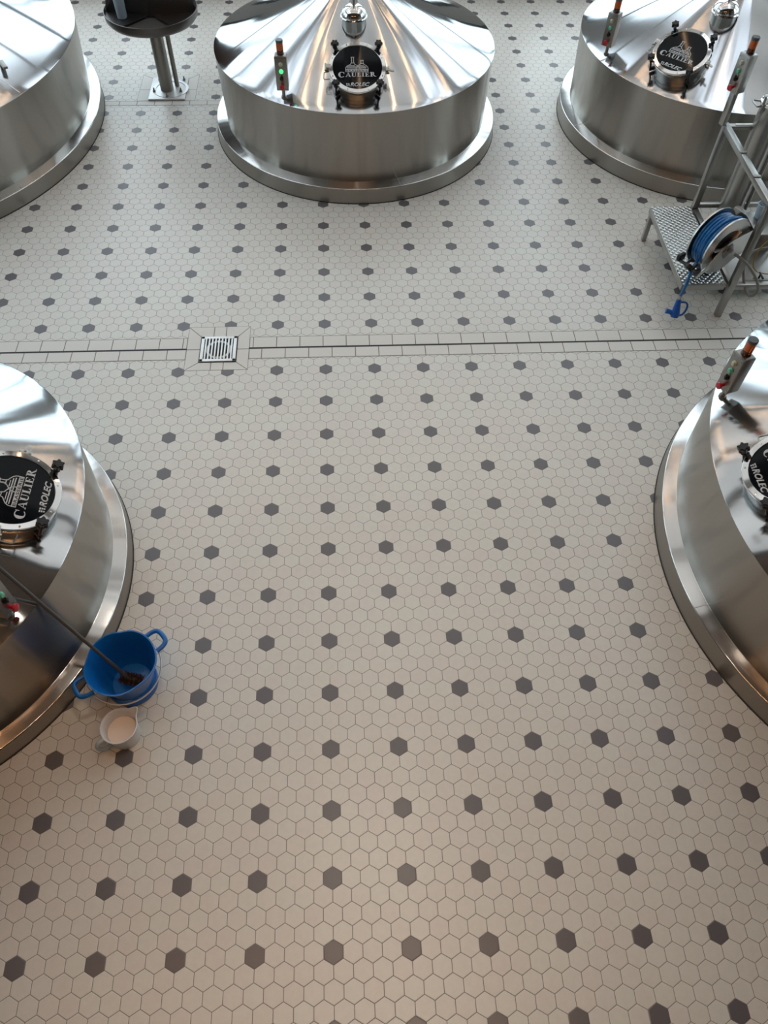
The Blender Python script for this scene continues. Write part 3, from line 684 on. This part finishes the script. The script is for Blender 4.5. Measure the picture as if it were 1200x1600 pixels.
# ------------------------------------------------------------------ filter frame with posts and rails
ff = empty('filter_frame', (33.8, 47.2, 0)); tag(ff, 'square tube steel frame standing around the two filter columns', 'frame')
FT, FYb = 11.1, 10.9
for x, y, h in ((0.25, 0, FT), (0.1, FYb, FT), (7.5, 0, FT), (7.5, FYb, FT)): MB().box((x, y, h / 2), (.52, .52, h), None, .04).build('post', M['steel'], ff)
MB().bar((.15, -.26, FT - .2), (.1, FYb + .26, FT - .2), .5).build('top_rail', M['steel'], ff)
MB().bar((.25, .3, 3.15), (.1, FYb - .3, 3.15), .5).build('lower_rail', M['steel'], ff)
MB().bar((.4, FYb, FT - .2), (7.3, FYb, FT - .2), .5, .35).build('back_rail', M['steel'], ff)
MB().bar((.4, FYb, 3.6), (7.3, FYb, 3.6), .45, .4).build('back_rail', M['steel'], ff)
MB().bar((.4, 0, 3.2), (7.3, 0, 3.2), .5).build('front_rail', M['steel'], ff)
for k in (3.2, 6.6): MB().box((.1, k, FT + .09), (.6, .3, .08), None, .02).build('rail_clip', M['steel_dull'], ff)
br = MB().box((1.7, FYb - .3, FT + .15), (2.0, .25, .10), None, .02)
br.build('perforated_bracket', M['seam'], ff)
MB().box((.05, FYb + .02, 2.9), (.14, .6, .9), None, .02).build('post_cap', M['black'], ff)
shelf = MB().box((4., 6.6, 1.4), (6.8, 8.4, .3), None, .03); shelf.build('shelf', M['steel'], ff)
MB().box((1.15, 1.6, 8.03), (1.5, 3.0, .12), None, .02).build('small_shelf', M['steel'], ff)
# box on the tall post
control_box((33.5, 58.1, 11.12), r_(205), 'control box on a tall square post beside the filter columns', post=2.75)

def column(x, y, h, label):
    t = empty('filter_column', (x, y, 1.56)); tag(t, label, 'filter column', 'upright filter columns')
    MB().lathe([(.001, 0), (1.06, 0), (1.06, h)], 40).build('housing', M['steel'], t)
    lid = MB().lathe([(1.06, h - .05), (1.2, h), (1.2, h + .18), (1.1, h + .22), (.95, h + .5), (.5, h + .72), (.001, h + .78)], 40).build('lid', M['mirror'], t)
    for k in range(3):
        a = r_(200 + 120 * k); q_ = MB(); cx, cy = 1.3 * math.cos(a), 1.3 * math.sin(a)
        q_.cyl((cx, cy, h - .5), (cx, cy, h + .75), .11, n=12); q_.box((cx, cy, h + .82), (.62, .2, .2), Matrix.Rotation(a + .6, 3, 'Z'), .07); q_.box((cx * .93, cy * .93, h + .1), (.5, .3, .25), Matrix.Rotation(a, 3, 'Z'), .04)
        q_.build('lid_clamp', M['steel'], lid)
    MB().tube([(-1.15, -.45, h + .05), (-1.75, -.6, h + .1), (-1.8, .1, h + .1), (-1.75, .45, h + .1), (-1.15, .4, h + .05)], .07).build('hinge_loop', M['steel'], lid)
    MB().cyl((1.3, -.3, .1), (1.3, -.3, h - 1), .16, n=14).build('side_pipe', M['steel'], t)
    return t
column(37.0, 57.6, 11.5, 'upright steel filter column nearest the step platform, clamped domed lid')
column(39.9, 55.0, 11.5, 'bright upright steel filter column at the right picture edge, half out of view')

# cup on the little shelf
cp = empty('plastic_cup', (35.1, 49.6, 8.11)); tag(cp, 'clear plastic cup standing on the small shelf of the frame', 'cup')
MB().lathe([(.001, 0), (.34, 0), (.37, .04), (.48, 1.15), (.50, 1.18), (.44, 1.16), (.33, .08), (.001, .07)], 28).build('cup_wall', M['frost'], cp)

# ------------------------------------------------------------------ hose reel
RC = Vector((32.2, 48.9, 6.4)); AX = r_(118)          # axis azimuth: points to the rear flange
hr = empty('hose_reel', RC, AX - PI / 2); tag(hr, 'steel hose reel wound with blue hose above the step platform', 'hose reel')
# local frame: +y = axis towards the rear flange, x = in the disc plane
def ring_y(mb, prof, n=64): 
    k = len(prof); rings = []
    for i in range(n):
        a = 2 * PI * i / n; rings.append([mb.bm.verts.new(Vector((r * math.cos(a), y, r * math.sin(a))) * D) for r, y in prof])
    for i in range(n):
        A, B = rings[i], rings[(i + 1) % n]
        for j in range(k): mb.bm.faces.new([A[j], A[(j + 1) % k], B[(j + 1) % k], B[j]])
    return mb
RR = 2.45
for y in (-.85, .85):
    ring_y(MB(), [(1.42, y - .03), (RR - .08, y - .03), (RR, y - .07), (RR, y + .07), (RR - .08, y + .03), (1.42, y + .03)]).build('flange', M['reel_grey'], hr)
ring_y(MB(), [(.5, -.88), (1.5, -.8), (1.5, .8), (.5, .88)]).build('drum', M['black'], hr)
for a in (55, 175, 295):
    ca, sa = math.cos(r_(a)), math.sin(r_(a))
    MB().bar((.3 * ca, -.88, .3 * sa), (1.5 * ca, -.88, 1.5 * sa), .5, .06, .02).build('flange_spoke', M['reel_grey'], hr)
coil = MB()
for lay, r in enumerate((1.72, 2.02)):
    for k in range(6 if lay == 0 else 5):
        y = -.62 + k * .27 + lay * .14
        coil.tube([(r * math.cos(2 * PI * i / 56), y + .06 * math.sin(2 * PI * i / 56), r * math.sin(2 * PI * i / 56)) for i in range(56)], .145, 10, closed=True)
pts = [((2.28 - .02 * i) * math.cos(r_(60 + 9 * i)), -.35 + .02 * i, (2.28 - .02 * i) * math.sin(r_(60 + 9 * i))) for i in range(17)]
coil.tube(pts, .14, 10)
coil.build('wound_hose', M['hose_blue'], hr)
# stainless side arm in front of the front flange
arm = MB(); P = [(-2.8, -1.7), (-1.7, -.84), (-.8, .3), (.2, .75), (2.2, 1.0), (2.6, .7), (2.55, -.3), (2.3, -1.1), (1.2, -1.45), (0, -1.6), (-1.7, -1.45), (-2.7, -1.95)]
arm.prism([(x, z) for x, z in P], 1.12, 1.2, Matrix.Rotation(PI / 2, 4, 'X'))
arm.build('side_arm', M['reel_grey'], hr, smooth=False)
MB().cyl((0, -1.3, 0), (0, 1.2, 0), .28, n=20).cyl((0, -1.55, 0), (0, -1.2, 0), .2, n=6).build('axle', M['steel_dull'], hr)
MB().box((2.5, .1, 1.2), (.5, 2.4, .9), None, .05).build('wall_bracket', M['steel_dull'], hr)
MB().box((.4, .2, -2.2), (1.5, 1.3, 1.5), None, .1).build('pedestal', M['black'], hr)
MB().box((0, -1.25, -.2), (1.0, .1, .8), Matrix.Rotation(-.5, 3, 'Y'), .03).build('axle_plate', M['steel_dull'], hr)
rg = MB()
for y in (-.65, .05): rg.cyl((-2.5, y, -.9), (-3.0, y, -1.3), .13, n=14)
rg.cyl((-2.9, -1.1, -1.3), (-2.9, .9, -1.3), .12, n=12); rg.box((-2.75, .9, -1.1), (.7, .35, .6), None, .08); rg.box((-2.7, -1.0, -1.4), (.6, .2, .4), None, .05); rg.cyl((-3.1, -.3, -1.4), (-2.8, -.3, -1.1), .34, n=20)
rg.build('roller_guide', M['black'], hr)

# hanging end of the hose and spray gun (world coordinates relative to reel)
inv = Matrix.Translation(RC) @ Matrix.Rotation(AX - PI / 2, 4, 'Z'); inv = inv.inverted()
def W(x, y, z): return inv @ Vector((x, y, z))
hp = [W(30.7, 48.0, 5.5), W(30.1, 47.25, 5.0), W(29.95, 46.95, 4.2), W(29.85, 46.75, 3.4), W(29.8, 46.8, 2.6)]
MB().tube(hp, .13, 10, smooth=5).build('hanging_hose', M['hose_blue'], hr)
g0 = Vector((29.8, 46.85, 2.6)); g1 = Vector((29.95, 46.6, 1.2))
gl = inv
gm = MB()
gm.cyl(W(*g0), W(29.82, 46.82, 2.1), .14, n=12)
gm.build('hose_coupling', M['steel'], hr)
gb = MB()
gb.tube([W(29.82, 46.8, 2.15), W(29.8, 46.7, 1.8), W(29.78, 46.5, 1.3), W(29.75, 46.35, .9), W(29.72, 46.25, .7)], [.20, .25, .33, .40, .30], 16)
gb.tube([W(29.7, 46.3, 1.0), W(29.3, 46.5, 1.1), W(28.95, 46.6, 1.15)], [.25, .2, .22], 14)
gun = gb.build('spray_gun', M['blue_gun'], hr)
MB().tube([W(29.9, 46.7, 1.95), W(30.4, 46.75, 1.9), W(30.65, 46.65, 1.7), W(30.6, 46.45, 1.3), W(30.35, 46.3, .95), W(30.0, 46.25, .9)], .085, 8, smooth=5).build('trigger_loop', M['blue_gun'], gun)

# grey supply hose looping from the reel axle
gh = MB().tube([(33.1, 47.3, 6.3), (33.9, 46.7, 6.0), (34.8, 46.2, 5.2), (35.5, 45.9, 4.2), (35.7, 46.0, 3.3), (35.5, 46.4, 2.8), (35.2, 46.9, 3.1), (35.0, 47.6, 3.8), (35.1, 48.6, 4.6), (36.0, 49.4, 5.0), (37.6, 49.6, 5.2)], .12, 10, smooth=5).build('supply_hose', M['hose_grey'])
tag(gh, 'grey supply hose looping below the hose reel axle', 'hose')
yc = MB().tube([(37.3, 49.5, 6.6), (36.3, 49.2, 5.5), (36.1, 48.9, 4.2), (36.7, 48.7, 3.4), (38.0, 48.6, 3.2)], .05, 8, smooth=5).build('yellow_cable', mat('yellow_cable', (.40, .28, .06), .5))
tag(yc, 'thin yellow cable hanging behind the frame post', 'cable')
vm = empty('pipe_valve', (36.6, 48.1, 2.9)); tag(vm, 'dark pipe valve on the frame below the supply hose loop', 'valve')
MB().cyl((-1.0, 0, 0), (1.2, 0, 0), .2, n=16).cyl((-.2, 0, 0), (.4, 0, 0), .34, n=16).build('valve_body', M['steel_dull'], vm)
MB().cyl((.1, 0, .1), (.1, 0, .7), .08, n=10).box((.1, -.2, .74), (.16, .9, .12), None, .04).build('valve_lever', M['black'], vm)

# ------------------------------------------------------------------ blue bucket
bk = empty('bucket', (-12.15, 14.95, 0)); tag(bk, 'blue plastic bucket with wire bail at the foot of the left tank', 'bucket')
def brad(a, z):
    k = min(1, max(0, (z - .7) / 2.5)); base = 1.36 + .56 * k
    def g(c, w_): d = (a - r_(c) + PI) % (2 * PI) - PI; return math.exp(-(d / w_) ** 2)
    return base * (1 + k * (.02 - .055 * g(97, .22) - .045 * g(172, .22) - .06 * g(-50, .42) + .02 * g(-5, .3)))
def bring(mb, levels, n=72, closed=True):
    rings = [[mb.bm.verts.new(((brad(2 * PI * i / n, z) + o) * math.cos(2 * PI * i / n) * D, (brad(2 * PI * i / n, z) + o) * math.sin(2 * PI * i / n) * D, z * D)) for i in range(n)] for z, o in levels]
    for j in range(len(levels) - 1):
        for i in range(n): mb.bm.faces.new([rings[j][i], rings[j][(i + 1) % n], rings[j + 1][(i + 1) % n], rings[j + 1][i]])
    return rings
b = MB()
lv = [(.02, -.02), (.04, .16), (.62, .20), (.70, .16), (.74, .02), (1.6, .0), (2.5, .0), (2.62, .02), (2.66, .10), (3.12, .14), (3.2, .12), (3.2, .04), (3.1, .0), (2.6, -.06), (2.0, -.08), (.5, -.10), (.30, -.2)]
rg_ = bring(b, lv); b.bm.faces.new(rg_[-1]); b.bm.faces.new(rg_[0][::-1])
b.build('bucket_wall', M['blue'], bk)
for a in (r_(40), r_(213)):
    ca, sa = math.cos(a), math.sin(a); tx, ty = -sa, ca; R_ = 2.0
    P = [(R_ * ca + tx * .62, R_ * sa + ty * .62, 2.75), ((R_ + .5) * ca + tx * .58, (R_ + .5) * sa + ty * .58, 2.80), ((R_ + .78) * ca + tx * .35, (R_ + .78) * sa + ty * .35, 2.82), ((R_ + .78) * ca - tx * .35, (R_ + .78) * sa - ty * .35, 2.82), ((R_ + .5) * ca - tx * .58, (R_ + .5) * sa - ty * .58, 2.80), (R_ * ca - tx * .62, R_ * sa - ty * .62, 2.75)]
    MB().tube(P, .14, 10, smooth=5).build('grip', M['blue'], bk)
P = []
for i in range(25):
    t_ = i / 24; a = r_(35) - (r_(35) + r_(147 + 3)) * t_ * 1.0; a = r_(35 - 182 * t_)
    P.append(((2.18 + .02 * math.sin(PI * t_)) * math.cos(a), (2.18 + .02 * math.sin(PI * t_)) * math.sin(a), 2.72 - .62 * math.sin(PI * t_)))
MB().tube(P, .045, 8).build('wire_bail', M['seam'], bk)

# brush standing in the bucket, leaning on the tank rim
A = Vector((-12.32, 14.98, .95)); B = Vector((-15.22, 16.22, 8.48)); dr = (B - A).normalized()
bh = empty('long_brush', A); tag(bh, 'long handled brush standing in the blue bucket and leaning on the tank rim', 'brush')
hd = MB()
hd.tube([Vector((0, 0, 0)), dr * 2.0, dr * 2.05, dr * 13.5], [.12, .12, .105, .105], 12); hd.tube([Vector((0, 0, 0)) - dr * .1, dr * .5], [.2, .14], 12)
hd.build('handle', M['handle_grey'], bh)
br_ = MB(); ax = Vector((.95, -.25, -.08)).normalized(); ce = Vector((.25, -.1, -.12))
br_.cyl(ce - ax * .62, ce + ax * .62, .20, n=14)
random.seed(3)
o1 = ax.orthogonal().normalized(); o2 = ax.cross(o1)
for i in range(420):
    t_ = random.uniform(-.68, .68); a = random.uniform(0, 2 * PI); d = (o1 * math.cos(a) + o2 * math.sin(a) + ax * random.uniform(-.25, .25)).normalized()
    p0 = ce + ax * t_; p1 = p0 + d * random.uniform(.34, .46)
    br_.tube([p0, p1], [.02, .014], 4)
br_.build('bristle_head', M['bristle'], bh, smooth=False)

# ------------------------------------------------------------------ measuring jug
jg = empty('measuring_jug', (-12.12, 11.68, 0)); tag(jg, 'white plastic measuring jug holding pale liquid, in front of the blue bucket', 'jug')
sp_a = r_(48)
def jr(a, z):
    k = z / 1.75; base = .84 + .17 * k; d = (a - sp_a + PI) % (2 * PI) - PI
    return base + max(0, k - .55) / .45 * .34 * math.exp(-(d / .22) ** 2), .12 * max(0, k - .8) / .2 * math.exp(-(d / .3) ** 2)
def jring(mb, lv, n=72):
    rings = []
    for z, o in lv:
        r0 = []
        for i in range(n):
            a = 2 * PI * i / n; r, dz = jr(a, z); r0.append(mb.bm.verts.new(((r + o) * math.cos(a) * D, (r + o) * math.sin(a) * D, (z + dz) * D)))
        rings.append(r0)
    for j in range(len(lv) - 1):
        for i in range(n): mb.bm.faces.new([rings[j][i], rings[j][(i + 1) % n], rings[j + 1][(i + 1) % n], rings[j + 1][i]])
    return rings
jm = MB(); R_ = jring(jm, [(.03, -.05), (.0, -.02) if False else (.02, -.03), (.08, 0), (.8, 0), (1.6, 0), (1.7, .05), (1.75, .05), (1.76, .0), (1.7, -.05), (1.5, -.06), (.8, -.06), (.1, -.07)])
jm.bm.faces.new(R_[-1]); jm.bm.faces.new(R_[0][::-1]); jm.build('jug_wall', M['white_pl'], jg)
a = r_(222); ca, sa = math.cos(a), math.sin(a)
MB().tube([(.95 * ca, .95 * sa, 1.6), (1.35 * ca, 1.35 * sa, 1.62), (1.55 * ca, 1.55 * sa, 1.4), (1.5 * ca, 1.5 * sa, .8), (1.2 * ca, 1.2 * sa, .45), (.8 * ca, .8 * sa, .4)], [.13, .13, .12, .12, .12, .12], 12, smooth=5).build('handle', M['frost'], jg)
mk = MB(); R_ = jring(mk, [(.12, -.09), (.92, -.075)]); mk.bm.faces.new(R_[0][::-1]); mk.bm.faces.new(R_[1])
ml = mk.build('pale_liquid', M['milk'], None, (-12.12, 11.68, 0)); tag(ml, 'pale beige foamy liquid inside the white measuring jug', 'liquid', kind='stuff')

# ------------------------------------------------------------------ warm pendant lamps over the mezzanine rail
lamps = []
for i, x in enumerate(LAMP_X):
    t = empty('pendant_lamp', (x * 10, LAMP_Y * 10, LAMP_Z * 10)); tag(t, 'warm pendant lamp hanging in a row above the mezzanine rail', 'lamp', 'row of pendant lamps')
    MB().lathe([(.3, 2.2), (.5, 2.1), (1.5, .2), (1.45, .2), (.45, 2.0)], 32).build('lamp_shade', M['lamp_shade'], t)
    MB().lathe([(.001, 1.6)] + [(1.25 * math.cos(u), .35 + 1.25 * math.sin(u)) for u in [PI / 2 - PI * i / 16 for i in range(1, 16)]] + [(.001, -.9)], 24).build('bulb', M['bulb'], t)
    MB().cyl((0, 0, 2.1), (0, 0, Z1 - 3.0 - LAMP_Z * 10), .06, n=8).build('cord', M['black'], t)
    l = bpy.data.lights.new('lamp_light', 'SPOT'); l.energy = LAMP_W; l.color = (1, .54, .28); l.shadow_soft_size = .07; l.spot_size = r_(150); l.spot_blend = .6
    lo = bpy.data.objects.new('lamp_light', l); COL.objects.link(lo); lo.location = (x, LAMP_Y, LAMP_Z - .12)

for i, x in enumerate(STRIP_X):
    t = empty('strip_light', (x * 10, 92, 68.5)); tag(t, 'long thin warm strip light running along the pale roof', 'light fixture', 'warm strip lights under the roof')
    MB().box((0, 0, .25), (.7, 34, .5), None, .05).build('profile', M['steel_dull'], t)
    MB().box((0, 0, -.05), (.3, 33.6, .1)).build('diffuser', M['strip'], t)
    for y in (-15, 15): MB().cyl((0, y, .4), (0, y, Z1 - 68.5 - (3.2 if y < -30 and False else .05)), .05, n=6).build('suspension_wire', M['steel'], t)
for x, y, wt in DOWN:  # invented lamps, only there to brighten the floor centre
    t = empty('fill_downlight', (x * 10, y * 10, 66)); tag(t, 'added unseen spot lamp over the open floor', 'light fixture', 'added unseen spot lamps')
    MB().lathe([(1.3, -.4), (1.45, -.4), (1.45, 1.5), (.001, 1.6), (.001, 1.4), (1.3, 1.3)], 32).build('housing', M['lamp_shade'], t)
    MB().cyl((0, 0, 1.4), (0, 0, Z1 - 66 - (3.0 if y < 3.3 else .1)), .08, n=8).build('stem', M['black'], t)
    l = bpy.data.lights.new('fill_downlight_glow', 'SPOT'); l.energy = wt * 2.2; l.color = (1, .85, .70); l.shadow_soft_size = .12; l.spot_size = r_(56); l.spot_blend = 1.
    lo = bpy.data.objects.new('fill_downlight_glow', l); COL.objects.link(lo); lo.location = (x, y, 6.55)

for y in UP_Y:  # housings and wires for the added roof-brightening lamps
    t = empty('added_uplight', (4, y * 10, UP_Z * 10)); tag(t, 'added unseen linear uplight below the pale roof', 'light fixture', 'added unseen uplights')
    MB().box((0, 0, -.1), (148, 1.9, 1.0), None, .1).build('housing', M['steel'], t)
    for x in (-60, 0, 60): MB().cyl((x, 0, .4), (x, 0, Z1 - UP_Z * 10 - .05), .04, n=6).build('suspension_wire', M['steel'], t)
